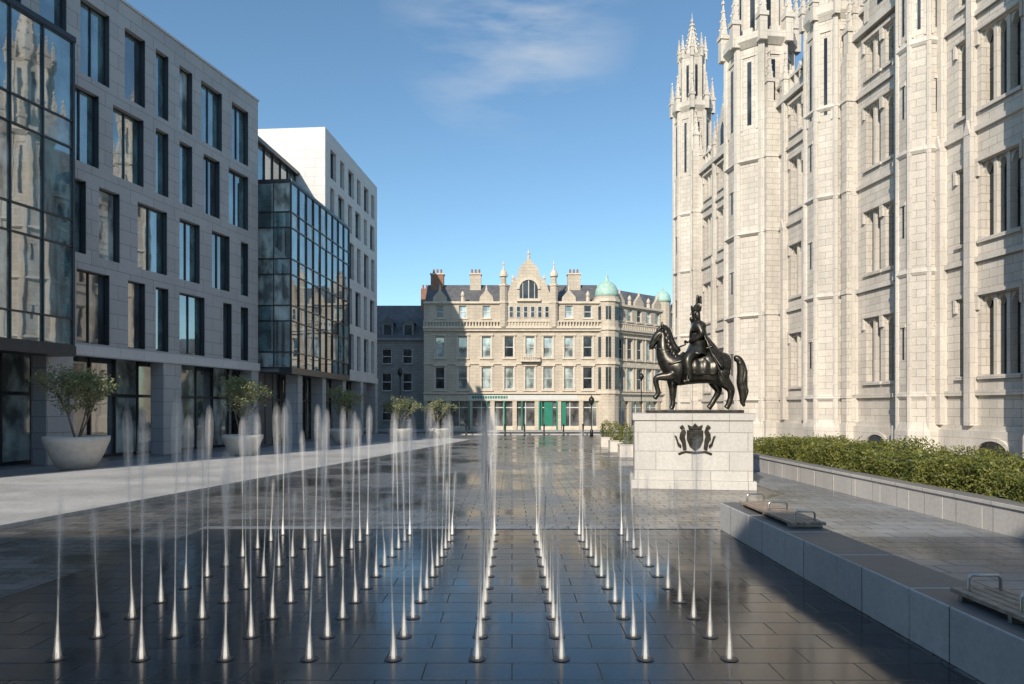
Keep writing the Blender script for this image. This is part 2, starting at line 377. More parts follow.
def turret(mb,u,v,r,ztop,zs,lant=None,spire=None,slits=True):
    P='turrets'
    mb.prism(P,'college',u,v,r,r,0,ztop,8)
    mb.prism(P,'college_trim',u,v,r*1.14,r*1.14,0,1.4,8)
    mb.prism(P,'college_trim',u,v,r*1.14,r*1.01,1.4,1.8,8)
    for i in range(8):
        a=math.pi/8+i*math.pi/4
        mb.prism(P,'college_trim',u+r*math.cos(a),v+r*math.sin(a),r*.11,r*.11,1.5,ztop+.1,6)
    for z in zs: 
        mb.prism(P,'college_trim',u,v,r*1.03,r*1.12,z-.12,z,8); mb.prism(P,'college_trim',u,v,r*1.12,r*1.02,z,z+.2,8)
    ap=r*math.cos(math.pi/8)
    for i in range(8):
        a=i*math.pi/4
        for z0,z1 in ((ztop-5.2,ztop-.6),):
            for t in (-.24,.24):
                c,s_=math.cos(a),math.sin(a)
                mb.obox(P,'college_trim',u-s_*t*r,v+c*t*r,a,ap-.05,ap+.05,r*.07,z0,z1)
            mb.obox(P,'college_trim',u,v,a,ap-.05,ap+.06,r*.56,z1,z1+.18)
            if slits: mb.obox('slits','glass_old',u,v,a,ap-.05,ap+.012,r*.13,z0+.3,z1-.3)
        if slits and i%2==0:
            for z in zs[:-1]:
                mb.obox('slits','glass_old',u,v,a,ap-.05,ap+.014,r*.10,z+1.6,z+3.0)
                mb.obox(P,'college_trim',u,v,a,ap-.05,ap+.05,r*.3,z+3.0,z+3.15)
    mb.prism(P,'college_trim',u,v,r*1.02,r*1.2,ztop,ztop+.35,8)
    mb.prism(P,'college_trim',u,v,r*1.2,r*1.2,ztop+.35,ztop+.75,8)
    for i in range(8):
        a=math.pi/8+i*math.pi/4
        pinnacle(mb,u+r*1.12*math.cos(a),v+r*1.12*math.sin(a),ztop+.1,r*.24,r*2.0)
        a=i*math.pi/4; 
        mb.obox(P,'college_trim',u,v,a,ap*1.05,ap*1.18,r*.3,ztop+.75,ztop+1.05)
    if lant:
        rl=r*.68; mb.prism(P,'college',u,v,rl,rl,ztop+.7,lant,8)
        for i in range(8):
            a=math.pi/8+i*math.pi/4
            mb.prism(P,'college_trim',u+rl*math.cos(a),v+rl*math.sin(a),r*.1,r*.1,ztop+.7,lant+.1,6)
            pinnacle(mb,u+rl*1.08*math.cos(a),v+rl*1.08*math.sin(a),lant+.05,r*.17,r*1.3)
            a=i*math.pi/4
            mb.obox('slits','glass_old',u,v,a,rl*.9,rl*.924+.012,rl*.22,ztop+1.3,lant-.6)
        mb.prism(P,'college_trim',u,v,rl*1.02,rl*1.16,lant,lant+.3,8)
        mb.prism(P,'college_trim',u,v,rl*.72,.03,lant+.3,spire,8)
        for k in range(7):
            t=.08+k*.13; rr=rl*.72*(1-t); z=lant+.3+(spire-lant-.3)*t
            for i in range(8):
                a=math.pi/8+i*math.pi/4
                mb.obox(P,'college_trim',u,v,a,rr*.9,rr+.1,.09,z,z+.14)
        mb.prism(P,'college_trim',u,v,.12,.12,spire-.1,spire+.1,6); mb.prism(P,'college_trim',u,v,.2,.2,spire-.45,spire-.3,6)
        mb.prism(P,'college_trim',u,v,.05,.01,spire,spire+.7,4)
def college():
    mb=MB('gothic_college',(19.43,20.0),(-.124,1),(-1,-.124))
    rowsz=[(3.7,6.8),(9.1,12.1),(14.3,17.3),(18.8,20.6)]
    def lights(p,q,a,b,ri):
        n=max(1,round((q-p)/.62)); w=(q-p)/n; mw=.15
        v=-.38
        mb.box('windows','glass_old',p,q,v-.05,v,a,b)
        for i in range(n):
            x0=p+i*w+(mw/2 if i else 0); x1=p+(i+1)*w-(mw/2 if i<n-1 else 0)
            if i: mb.box('tracery','college_trim',x0-mw,x0,v+.002,-.06,a,b)
            hw=(x1-x0)/2; hgt=.42
            for s_,xe in ((1,x0),(-1,x1)):
                mb.poly('tracery','college_trim',[(xe,b),(xe,b-hgt),(xe+s_*hw*.45,b-hgt*.35),(xe+s_*hw,b)],v+.003,-.12)
            mb.box('frames','metal_dark',x0,x1,v+.002,v+.03,(a+b)/2-.02,(a+b)/2+.03)
        mb.box('mouldings','college_trim',p-.18,q+.18,.002,.13,b+.06,b+.2)
        mb.box('mouldings','college_trim',p-.18,p-.06,.002,.12,b-.5,b+.06); mb.box('mouldings','college_trim',q+.06,q+.18,.002,.12,b-.5,b+.06)
        mb.box('mouldings','college_trim',p-.1,q+.1,.002,.12,a-.16,a-.02)
    groups=[(-20,-18.1),(-17,-15.1),(-13,-11.1),(-10,-8.1),(-6,-4.1),(-2.6,-.7),(.2,2.0),(5.25,7.05),(7.75,8.2),(11.9,12.75),(13.1,14.2),(20.0,21.3),(27.9,29.2),(30.2,31.6),(32.6,34.2)]
    rows=[(a,b,groups) for a,b in rowsz]
    E=36.6
    facade(mb,'walls','college',-22,E,0,21.5,rows,.6,lights)
    mb.box('walls','college',-22,E,-16,-.6,0,20.8)
    mb.box('mouldings','college_trim',-22,E,.0,.28,0,1.5); mb.box('mouldings','college_trim',-22,E,.0,.16,1.5,1.7)
    for z in (2.9,8.2,13.4,18.0): mb.box('mouldings','college_trim',-22,E,.001,.14,z,z+.2)
    mb.box('mouldings','college_trim',-22,E,.001,.3,21.0,21.3)
    mb.box('parapet','college_trim',-22,E,-.32,.0,21.5,21.65)
    u=-22
    while u<E:
        mb.box('parapet','college_trim',u,u+.14,-.3,-.04,21.65,22.35); u+=.55
    mb.box('parapet','college_trim',-22,E,-.31,-.01,22.35,22.52)
    u=-21.5
    while u<E-.5:
        mb.poly('parapet','college_trim',[(u,22.52),(u+.5,22.52),(u+.25,22.95)],-.25,-.08); u+=1.1
    mb.add('roof','slate',[(-22,-.9,21.2),(E,-.9,21.2),(E,-8,28),(-22,-8,28),(-22,-15,21.2),(E,-15,21.2)],[(0,1,2,3),(3,2,5,4),(0,3,4),(1,2,5)])
    for u in (2,13,30.9):
        mb.poly('gables','college',[(u-1.1,21.5),(u+1.1,21.5),(u+1.1,22.8),(u,25.0),(u-1.1,22.8)],-.55,.02)
        mb.poly('windows','glass_old',[(u-.3,22),(u+.3,22),(u+.3,23.2),(u,23.7),(u-.3,23.2)],.0,.035)
        pinnacle(mb,u,-.2,24.9,.22,1.6); pinnacle(mb,u-1.15,-.1,21.6,.3,3.0); pinnacle(mb,u+1.15,-.1,21.6,.3,3.0)
    for u in (-14,-7,-3.4,4.3,7.4,9.0,11.4,15.0,18.4,19.4,21.8,29.7,32.1,34.8):
        mb.box('buttresses','college_trim',u-.16,u+.16,0,.34,1.7,13.4)
        mb.box('buttresses','college_trim',u-.13,u+.13,0,.26,13.4,21.6)
        mb.poly('buttresses','college_trim',[(u-.17,13.3),(u+.17,13.3),(u,13.9)],.25,.36)
        pinnacle(mb,u,.1,21.4,.3,U(2.4,3.2))
    zs=[2.9,8.2,13.4,18.0]
    turret(mb,-9,.2,1.3,24,zs,29,34)
    turret(mb,3.2,.2,1.15,24,zs,29,33)
    turret(mb,10.0,.25,.95,23.5,zs,28,32)
    turret(mb,16.7,.3,1.25,22.6,zs,28,33.5)
    turret(mb,24.9,.2,2.0,25.2,zs,31.5,39)
    turret(mb,36.4,.15,1.42,26.3,zs,30.8,34.2)
    for (cu,cv,h) in ((22.8,.9,21.5),(27.0,.9,24),(15.1,.6,20.4),(18.2,.6,19.4),(11.0,.7,20),(34.9,.75,23)):
        mb.box('buttresses','college',cu-.22,cu+.22,-.1,cv,0,h); mb.box('buttresses','college_trim',cu-.28,cu+.28,-.1,cv+.07,0,1.6)
        for z in zs: mb.box('buttresses','college_trim',cu-.26,cu+.26,-.1,cv+.05,z,z+.18)
        pinnacle(mb,cu,cv-.3,h,.4,3.2)
    for cu in (6.2,13,):
        pts=[(cu-.75,.25)]+[(cu+.75*math.cos(math.pi-t*math.pi/10),.55+.55*math.sin(t*math.pi/10)) for t in range(11)]+[(cu+.75,.25)]
        mb.poly('windows','glass_old',pts,.25,.30)
        for t in range(10):
            a0=math.pi*t/10; a1=math.pi*(t+1)/10
            f=lambda r,a:(cu+r*math.cos(a),.55+r*.75*math.sin(a))
            mb.poly('mouldings','college_trim',[f(.77,a0),f(.95,a0),f(.95,a1),f(.77,a1)],.25,.36)
    return mb.build()
college()

# ---------------------------------------------------------------- corner tenement at the far end
def tenement():
    mb=MB('stone_tenement',(0,72),(1,0),(0,-1))
    def win(p,q,a,b,ri):
        window(mb,p,q,a,b,-.2,random.choice(['glass_old','glassC','glassC']),'metal_white',0,.5,.07)
        if ri<2:
            mb.box('trim','sandtrim',p-.16,p,.001,.07,a-.1,b+.12); mb.box('trim','sandtrim',q,q+.16,.001,.07,a-.1,b+.12)
            mb.box('trim','sandtrim',p-.25,q+.25,.001,.16,b+.12,b+.3); mb.box('trim','sandtrim',p-.22,q+.22,.001,.14,a-.22,a-.1)
            if ri==0: mb.poly('trim','sandtrim',[(p-.22,b+.3),(q+.22,b+.3),((p+q)/2,b+.62)],.001,.12)
        else: mb.box('trim','sandtrim',p-.15,q+.15,.001,.1,a-.15,a)
    cs=[-7.6,-5.2,-2.7,-.3,1.9,3.8,6.0,8.0]
    W=lambda c,h:(c-h,c+h)
    def body(u0,u1,cs,depth):
        rows=[(4.4,6.7,[W(c,.5) for c in cs]),(7.75,9.9,[W(c,.48) for c in cs]),(11.9,13.2,[W(c,.4) for c in cs])]
        facade(mb,'walls','sandstone',u0,u1,4.0,13.6,rows,.35,win)
        mb.box('walls','sandstone',u0,u1,-depth,-.35,0,13.2)
        mb.box('cornice','sandtrim',u0-.05,u1+.05,.001,.45,10.75,11.0); mb.box('cornice','sandtrim',u0-.02,u1+.02,.001,.28,10.5,10.75)
        mb.box('cornice','sandtrim',u0-.02,u1+.02,.001,.15,7.0,7.15)
        mb.box('cornice','sandtrim',u0-.02,u1+.02,.001,.22,13.4,13.62)
        x=u0
        while x<u1-.2:
            mb.box('cornice','sandtrim',x,x+.12,.2,.32,11.0,11.45); x+=.32
        mb.box('cornice','sandtrim',u0,u1,.17,.35,11.45,11.57)
        x=u0
        mb.box('shop_fascia','sandtrim',u0,u1,-.35,.12,3.15,4.0)
        mb.box('shop_cornice','sandtrim',u0-.03,u1+.03,.12,.35,3.88,4.04)
        n=int((u1-u0)/2.3); w=(u1-u0)/n
        for i in range(n):
            a=u0+i*w
            mb.box('piers','sandstone',a,a+.45,-.35,.06,0,3.15)
            mb.box('shopfront','shopglass',a+.45,a+w,-.3,-.25,.5,3.15)
            mb.box('shopfront','sandtrim',a+.45,a+w,-.33,-.15,0,.5)
            mb.box('frames','metal_white',a+.45+(w-.45)*.5-.04,a+.45+(w-.45)*.5+.04,-.24,-.18,.5,3.15)
            mb.box('frames','metal_white',a+.45,a+w,-.24,-.2,2.4,2.5)
        mb.box('piers','sandstone',u1-.3,u1+.01,-.35,.06,0,3.15)
        for c in cs[::2]:
            mb.poly('gablets','sandstone',[(c-.75,13.62),(c+.75,13.62),(c+.7,14.1),(c,14.9),(c-.7,14.1)],-.3,.04)
            mb.prism('gablets','sandtrim',c,-.1,.14,.02,14.8,15.5,6)
        for c in cs[1::2]:
            mb.prism('gablets','sandtrim',c,-.05,.2,.2,13.6,14.1,6); mb.lathe('gablets','sandtrim',c,-.05,[(.1,14.1),(.2,14.25),(.22,14.4),(.12,14.6),(.03,14.75)],8)
        mb.add('roof','slate',[(u0,-.4,13.3),(u1,-.4,13.3),(u1,-3.5,16.0),(u0,-3.5,16.0),(u0,-depth,13.3),(u1,-depth,13.3)],[(0,1,2,3),(3,2,5,4),(0,3,4),(1,2,5)])
    body(-9.3,9.4,cs,10)
    g=[(-.9,11.0),(4.4,11.0),(4.4,14.4),(3.9,14.6),(3.6,15.6),(3.0,16.2),(2.7,17.2),(1.75,18.2),(.8,17.2),(.5,16.2),(-.1,15.6),(-.4,14.6),(-.9,14.4)]
    mb.poly('central_gable','sandstone',g,-.3,.2)
    arc=[(1.75+.95*math.cos(t*math.pi/12),14.9+.95*math.sin(t*math.pi/12)) for t in range(13)]
    mb.poly('windows','glass_old',[(2.7,13.9)]+arc+[(.8,13.9)],.2,.24)
    for t in range(12):
        a0=math.pi*t/12;a1=math.pi*(t+1)/12; f=lambda r,a:(1.75+r*math.cos(a),14.9+r*math.sin(a))
        mb.poly('trim','sandtrim',[f(.97,a0),f(1.25,a0),f(1.25,a1),f(.97,a1)],.2,.34)
    mb.box('trim','sandtrim',1.7,1.8,.24,.27,13.9,15.8); mb.box('trim','sandtrim',1.1,1.17,.24,.27,13.9,15.5); mb.box('trim','sandtrim',2.33,2.4,.24,.27,13.9,15.5)
    mb.box('trim','sandtrim',.5,3.0,.2,.5,13.6,13.88)
    for i in range(6): 
        window(mb,-.3+i*.75,.15+i*.75,11.9,13.1,.22,'glass_old','metal_white',0,.5,.05)
    for c in (-.9,4.4):
        mb.prism('turrets','sandstone',c,.2,.42,.42,10.9,15.2,8); mb.prism('turrets','sandtrim',c,.2,.5,.5,15.2,15.4,8)
        mb.prism('turrets','sandtrim',c,.2,.5,.5,13.4,13.6,8)
        mb.prism('turrets','sandstone',c,.2,.32,.32,15.4,16.2,8)
        mb.lathe('turrets','sandtrim',c,.2,[(.44,16.2),(.42,16.45),(.3,16.75),(.12,17.0),(.05,17.4),(.1,17.5),(.02,17.9)],10)
    for c,z in ((1.75,18.2),(.1,15.6),(3.4,15.6)):
        mb.lathe('turrets','sandtrim',c,-.05,[(.16,z-.1),(.16,z+.2),(.08,z+.3),(.17,z+.5),(.03,z+.9)],8)
    mb.box('trim','sandtrim',.9,2.9,.1,.7,7.25,7.45)
    for i in range(9): mb.box('trim','sandtrim',.95+i*.23,1.03+i*.23,.58,.68,7.45,7.95)
    mb.box('trim','sandtrim',.9,2.9,.56,.7,7.95,8.05)
    mb.box('shop_signs','metal_white',-4.6,6.9,.12,.16,3.25,3.8)
    x=-4.2
    while x<-.6:
        w=U(.14,.24); mb.box('shop_signs','green',x,x+w,.16,.18,3.4,3.66); x+=w+.07
    for a,b in ((2.5,3.2),(3.4,4.3),(4.9,5.7)): mb.box('shop_signs','green',a,b,-.24,-.12,.5,3.1)
    for i in range(6):
        a=-4.6+i*1.85; mb.box('shop_signs','green',a,a+.16,.061,.1,0,3.2)
    mb.box('shop_signs','green',-4.6,6.9,.161,.2,3.80,3.87)
    for c,w in ((-8.2,1.4),(-4,1.2),(6.8,1.4)):
        mb.box('chimneys','brickred' if c<-8 else 'sandstone',c-w/2,c+w/2,-3.6,-2.7,13.5,17.0)
        mb.box('chimneys','sandtrim',c-w/2-.08,c+w/2+.08,-3.7,-2.6,17.0,17.15)
        for i in range(3): mb.prism('chimneys','brickred',c-.4+i*.4,-3.15,.13,.11,17.15,17.65,8)
    mb.prism('corner_tower','sandstone',10.1,-.9,1.35,1.35,0,14.2,12,0)
    for z in (3.9,7.0,10.6,13.6): mb.prism('corner_tower','sandtrim',10.1,-.9,1.5,1.5,z,z+.3,12,0)
    for z0,z1 in ((4.4,6.7),(7.75,9.9),(11.7,13.1)):
        for a in (-90,-45,-135,0,-180):
            mb.obox('windows','glass_old',10.1,-.9,-math.radians(a),1.25,1.345,.55,z0,z1)
    mb.lathe('dome','copper',10.1,-.9,[(1.25,14.2),(1.25,14.5),(1.2,14.95),(1.0,15.4),(.65,15.75),(.25,15.95),(.18,16.2),(.2,16.4),(.05,16.6),(.02,17.1)],20)
    mb.frame((10.6,72.9),(8.0,6.6),(6.6,-8.0))
    body(.3,12.6,[1.4,3.0,4.6,6.2,7.8,9.4,11.0],8)
    mb.prism('corner_tower','sandstone',9.2,-.4,.9,.9,0,14.6,12,0)
    mb.lathe('dome','copper',9.2,-.4,[(.95,14.6),(.95,14.9),(.85,15.4),(.5,15.8),(.15,16.0),(.03,16.8)],16)
    return mb.build(smooth=('dome',))
tenement()
def oldhouse():
    mb=MB('slate_roofed_house',(0,76),(1,0),(0,-1))
    def win(p,q,a,b,ri): window(mb,p,q,a,b,-.2,'glass_old','metal_white',0,.5,.08); mb.box('trim','darkstone',p-.1,q+.1,.001,.1,a-.15,a)
    rows=[(1.0,2.8,[(-14.5,-13.4),(-12.2,-11.1)]),(4.3,6.3,[(-14.5,-13.4),(-12.2,-11.1)]),(7.3,9.0,[(-14.5,-13.4),(-12.2,-11.1)])]
    facade(mb,'walls','darkstone',-16,-9.75,0,10.2,rows,.35,win)
    mb.box('walls','darkstone',-16,-9.75,-8,-.35,0,10.2)
    mb.box('trim','darkstone',-16,-9.75,.001,.25,9.9,10.2)
    mb.add('roof','slate',[(-16,.1,10.2),(-9.75,.1,10.2),(-9.75,-4,14.4),(-16,-4,14.4),(-16,-8,10.2),(-9.75,-8,10.2)],[(0,1,2,3),(3,2,5,4),(0,3,4),(1,2,5)])
    for c in (-13.9,-11.6):
        mb.box('dormers','darkstone',c-.6,c+.6,-2.4,-.3,10.3,11.9); mb.poly('dormers','slate',[(c-.75,11.9),(c+.75,11.9),(c,12.7)],-2.6,-.2)
        mb.box('windows','glass_old',c-.4,c+.4,-.3,-.27,10.6,11.7)
    mb.box('chimneys','brickred',-10.6,-9.75,-4.4,-3.4,12,16.3)
    for i in range(2): mb.prism('chimneys','brickred',-10.4+i*.4,-3.9,.13,.11,16.3,16.8,8)
    return mb.build()
oldhouse()
def town(name,O,boxes,mat):
    mb=MB(name,O)
    for (a,b,c,d,h) in boxes:
        mb.box('walls',mat,a,b,c,d,0,h)
        m=(c+d)/2
        mb.add('roof','slate',[(a,c-.2,h),(b,c-.2,h),(b,m,h+3),(a,m,h+3),(a,d+.2,h),(b,d+.2,h)],[(0,1,2,3),(3,2,5,4),(0,3,4),(1,2,5)])
        k=a+1.2
        while k<b-1.5:
            z=1.2
            while z+1.8<h: mb.box('windows','glass_old',k,k+1,c-.03,c+.02,z,z+1.8); z+=3.3
            k+=2.4
    mb.build()
town('terraced_house',(0,0),[(-40,-17,80,90,11)],'darkstone')
town('terraced_house',(0,0),[(21.5,50,84,94,11)],'sandstone')
def behind():
    mb=MB('unseen_shade_block',(0,-16),(1,0),(0,1))  # unseen block added behind the camera to throw shade over the foreground
    def win(p,q,a,b,ri): window(mb,p,q,a,b,-.25,rg(),'metal_white',0,.5)
    rows=[(z,z+2.2,[(-38+i*3,-36.6+i*3) for i in range(19)]) for z in (1,4.6,8.2,11.8)]
    facade(mb,'walls','sandstone',-40,19,0,17.0,rows,.35,win)
    mb.box('walls','sandstone',-40,19,-14,-.35,0,16.8)
    mb.build()
behind()

# ---------------------------------------------------------------- ground
def sheet(name,pts,z,mat):
    return meshobj(name,[(x,y,z) for x,y in pts],[tuple(range(len(pts)))],mat,recalc=False)
sheet('ground',[(-700,-700),(700,-700),(700,700),(-700,700)],0,'ground')
sheet('plaza_paving',[(-11.5,-10),(9.3,-10),(9.3,60),(-1.2,60),(-10.06,13.4),(-11.5,5)],.004,'plaza')
sheet('terrace_paving',[(4.9,-10),(9.3,-10),(9.3,28.4),(7.6,28.4),(7.6,19),(4.9,16)],.008,'terrace')
sheet('fountain_basin_floor',[(-6.9,2),(4.05,2),(4.05,13.4),(-6.1,13.4)],.008,'basin')
sheet('pavement',[(-32,-10),(-17.5,5),(-17.0,22.8),(-6.6,54.6),(-5,60),(-15,60),(-15,40)],.006,'side')
def slab(name,pts,z0,z1,mat,bevel=.012):
    n=len(pts); vs=[(x,y,z0) for x,y in pts]+[(x,y,z1) for x,y in pts]
    return meshobj(name,vs,[tuple(range(n)),tuple(range(n,2*n))]+[(i,(i+1)%n,n+(i+1)%n,n+i) for i in range(n)],mat,bevel=bevel)
slab('pale_walkway',[(-13.4,-4),(-10.06,13.4),(-3.05,49.7),(-6.3,54.6),(-17.0,22.8),(-19,5)],-.05,.10,'walk')
sheet('road',[(-60,61),(60,61),(60,69),(-60,69)],.012,'asphalt')
slab('kerb',[(-60,60.7),(60,60.7),(60,60.98),(-60,60.98)],-.1,.1,'kerb')
slab('kerb',[(-60,69.02),(60,69.02),(60,69.3),(-60,69.3)],-.1,.1,'kerb')
slab('pavement',[(-60,69.31),(60,69.31),(60,90),(-60,90)],-.1,.095,'side',0)
mbr=MB('road_markings')
for i in range(20): mbr.box('dashes','paint',-30+i*3,-28.6+i*3,64.95,65.08,.013,.017)
mbr.box('edge_line','paint',-40,40,61.3,61.42,.013,.017); mbr.box('edge_line','paint',-40,40,68.5,68.62,.013,.017)
mbr.build()
mbd=MB('drain_channel')
mbd.box('slot','black',-6.1,4.05,13.42,13.46,.0,.012)
mbd.box('border','terrace',-6.2,4.05,13.5,13.8,.0,.011)
mbd.build()

mb=MB('granite_bench_wall')
for i in range(8):
    y0=13.45-1.6*(i+1); mb.box('blocks','bench',4.1,4.86,y0+.006,y0+1.6-.006,.0,.54)
mb.box('joint','soil',4.13,4.83,.7,13.4,.0,.5)
mb.build(bevel=.015)
def seat(y0,y1):
    mb=MB('timber_seat')
    for i in range(5): mb.box('slats','wood',4.3+i*.11,4.395+i*.11,y0,y1,.60,.64)
    for y in (y0+.15,(y0+y1)/2,y1-.15): mb.box('bearers','steel',4.3,4.84,y-.025,y+.025,.54,.60)
    e=mb.build(bevel=.004)
    for y in (y0+.12,(y0+y1)/2,y1-.12):
        cu=bpy.data.curves.new('armrest','CURVE'); cu.dimensions='3D'; cu.bevel_depth=.016; cu.bevel_resolution=3
        sp=cu.splines.new('POLY'); pts=[(4.4,y,.63),(4.4,y,.76),(4.43,y,.79),(4.68,y,.79),(4.71,y,.76),(4.71,y,.63)]
        sp.points.add(len(pts)-1)
        for p,q in zip(sp.points,pts): p.co=(*q,1)
        cu.materials.append(M['steel']); o=bpy.data.objects.new('armrest',cu); COL.objects.link(o); o.parent=e
seat(10.5,12.9); seat(5.1,6.7)

mb=MB('planter_wall')
for i in range(18):
    y0=6.0+i*1.25; mb.box('blocks','wallpale',9.3,9.72,y0+.004,y0+1.246,0,.52)
mb.box('coping','wallpale',9.26,9.76,6,28.5,.522,.60)
mb.box('end','wallpale',9.76,13.1,28.1,28.5,0,.58)
mb.box('soil','soil',9.72,13.0,6,28.1,0,.45)
mb.build(bevel=.01)
def leaves(name,n,sampler,size,mat,parent=None):
    V=[];F=[]
    for i in range(n):
        p=sampler()
        s=size*U(.6,1.3)
        d=Vector((R()-.5,R()-.5,R()-.5)).normalized(); e=d.orthogonal().normalized()
        e=Matrix.Rotation(U(0,6.28),3,d)@e
        k=len(V); p=Vector(p); V+= [p-d*s, p+e*s*.42, p+d*s, p-e*s*.42]; F.append((k,k+1,k+2,k+3))
    return meshobj(name,V,F,mat,parent,recalc=False)
def hedge():
    e=empty('hedge')
    x0,x1,y0,y1=9.8,12.5,6,28
    ph=[(U(.6,5),U(.3,3),U(0,6),U(.03,.075)) for _ in range(9)]
    def top(x,y): return 1.13+.09*math.sin(y*1.3)+sum(d*math.sin(a*y+b*x+c) for a,b,c,d in ph)
    def side(y,z): return x0+.09*math.sin(y*2.1+z*3)+.06*math.sin(y*4.7+1)
    nx,ny=8,60; V=[];F=[]
    for j in range(ny+1):
        for i in range(nx+1):
            x=x0+.2+(x1-x0-.3)*i/nx; y=y0+(y1-y0)*j/ny
            V.append((x,y,top(x,y)-.14-(.35 if i in(0,nx) else 0)))
    for j in range(ny):
        for i in range(nx):
            a=j*(nx+1)+i; F.append((a,a+1,a+nx+2,a+nx+1))
    for i in (0,nx):
        for j in range(ny):
            a=j*(nx+1)+i; k=len(V); V+= [(V[a][0],V[a][1],.4),(V[a+nx+1][0],V[a+nx+1][1],.4)]; F.append((a,a+nx+1,k+1,k))
    for j in (0,ny):
        for i in range(nx):
            a=j*(nx+1)+i; k=len(V); V+=[(V[a][0],V[a][1],.4),(V[a+1][0],V[a+1][1],.4)]; F.append((a,a+1,k+1,k))
    meshobj('twigs',V,F,'hedge_core',e)
    def smp():
        y=y0+(y1-y0)*R()
        if R()<.45:
            z=U(.48,top(x0,y)); x=side(y,z)+abs(random.gauss(0,.08))
            if R()<.08: x-=.12*R()
        else:
            x=U(x0,x1); z=top(x,y)+random.gauss(-.03,.06)+(.18*R() if R()<.06 else 0)
        if R()<.04: y=y1-abs(random.gauss(0,.05)); x=U(x0,x1); z=U(.5,1.2)
        return (x,y,z)
    leaves('foliage',60000,smp,.047,'hedge',e)
hedge()

def lathe_mesh(name,prof,n,mat,parent,loc=(0,0,0),smooth=True):
    V=[];F=[]
    for r,z in prof:
        for i in range(n):
            a=2*math.pi*i/n; V.append((r*math.cos(a),r*math.sin(a),z))
    for j in range(len(prof)-1):
        for i in range(n): F.append((j*n+i,j*n+(i+1)%n,(j+1)*n+(i+1)%n,(j+1)*n+i))
    F.append(tuple(range(n))); 
    o=meshobj(name,V,F,mat,parent,smooth=smooth); o.location=loc; 
    return o
def branchmesh(name,segs,mat,parent):
    V=[];F=[]
    for (p,q,r0,r1) in segs:
        p=Vector(p);q=Vector(q); d=(q-p).normalized(); a=d.orthogonal().normalized(); b=d.cross(a); k=len(V)
        for c,r in ((p,r0),(q,r1)):
            for i in range(6):
                t=i*math.pi/3; V.append(c+a*r*math.cos(t)+b*r*math.sin(t))
        for i in range(6): F.append((k+i,k+(i+1)%6,k+6+(i+1)%6,k+6+i))
    return meshobj(name,V,F,mat,parent,smooth=True,recalc=False)
def potted(x,y,Rr,h,th,cw,nleaf,base=.1):
    e=empty('planter',(x,y,base))
    lathe_mesh('bowl',[(Rr*.52,0),(Rr*.6,.03),(Rr*.8,h*.4),(Rr*.95,h*.75),(Rr*1.0,h*.86),(Rr*1.0,h),(Rr*.9,h),(Rr*.88,h*.9)],32,'pot',e)
    lathe_mesh('soil',[(Rr*.89,h*.9),(Rr*.4,h*.95),(.05,h*.97)],20,'soil',e)
    t=empty('olive_tree',(x,y,base))
    segs=[];tips=[]
    def grow(p,d,l,r,lv):
        q=p+d*l; segs.append((p,q,r,r*.7))
        if lv==0: tips.append(q); return
        if lv<=2: tips.append(p+d*l*.6)
        for _ in range(3):
            nd=(d+Vector((U(-.75,.75),U(-.75,.75),U(-.1,.5)))).normalized(); grow(q,nd,l*U(.6,.85),r*.65,lv-1)
    H=th-h*.9
    for i in range(4):
        a=i*math.pi/2+U(-.4,.4); d=Vector((math.cos(a)*.45*cw/H,math.sin(a)*.45*cw/H,1)).normalized()
        grow(Vector((math.cos(a)*.06,math.sin(a)*.06,h*.88)),d,H*.33,.035*H/2.5,3)
    zm=max(p.z for p in tips); f=(th-h*.88)/(zm-h*.88+.1)
    def sc(p): return Vector((p.x*min(1,f*1.1),p.y*min(1,f*1.1),h*.88+(p.z-h*.88)*f))
    segs=[(sc(a),sc(b),r0,r1) for a,b,r0,r1 in segs]; tips=[sc(p) for p in tips]
    branchmesh('branches',segs,'bark',t)
    def smp():
        p=random.choice(tips); s=.11*cw/2; return (p.x+random.gauss(0,s),p.y+random.gauss(0,s),p.z+random.gauss(0,s))
    leaves('foliage',nleaf,smp,.07,'olive',t)
potted(-16.7,26.2,1.12,1.22,3.85,2.4,3600)
potted(-13.1,33.2,.95,1.0,3.9,1.8,2600)
potted(-10.9,44.2,.93,.95,3.7,2.0,2300)
potted(-7.9,48.2,.88,.85,3.1,1.9,1800,.1)
potted(-5.7,53.0,.8,.8,3.1,1.8,1600,0)
def boxplanter(x,y,s):
    mb=MB('box_planter',(x,y)); 
    mb.box('box','pot',-s,s,-s,s,0,s*1.6); mb.box('rim','pot',-s*1.08,s*1.08,-s*1.08,s*1.08,s*1.6,s*1.75)
    mb.box('soil','soil',-s*.9,s*.9,-s*.9,s*.9,s*1.75,s*1.78)
    mb.build(bevel=.01)
    t=empty('clipped_shrub',(x,y,0)); branchmesh('stem',[((0,0,s*1.7),(0,0,s*3),.03,.02)],'bark',t)
    def smp():
        d=Vector((random.gauss(0,1),random.gauss(0,1),random.gauss(0,1))).normalized()*s*U(.6,1.15); return (d.x,d.y,s*3.0+d.z*1.5)
    leaves('foliage',900,smp,.05,'hedge',t)
for x,y in ((5.6,33.5),(5.7,37.5),(5.8,42)): boxplanter(x,y,.36)

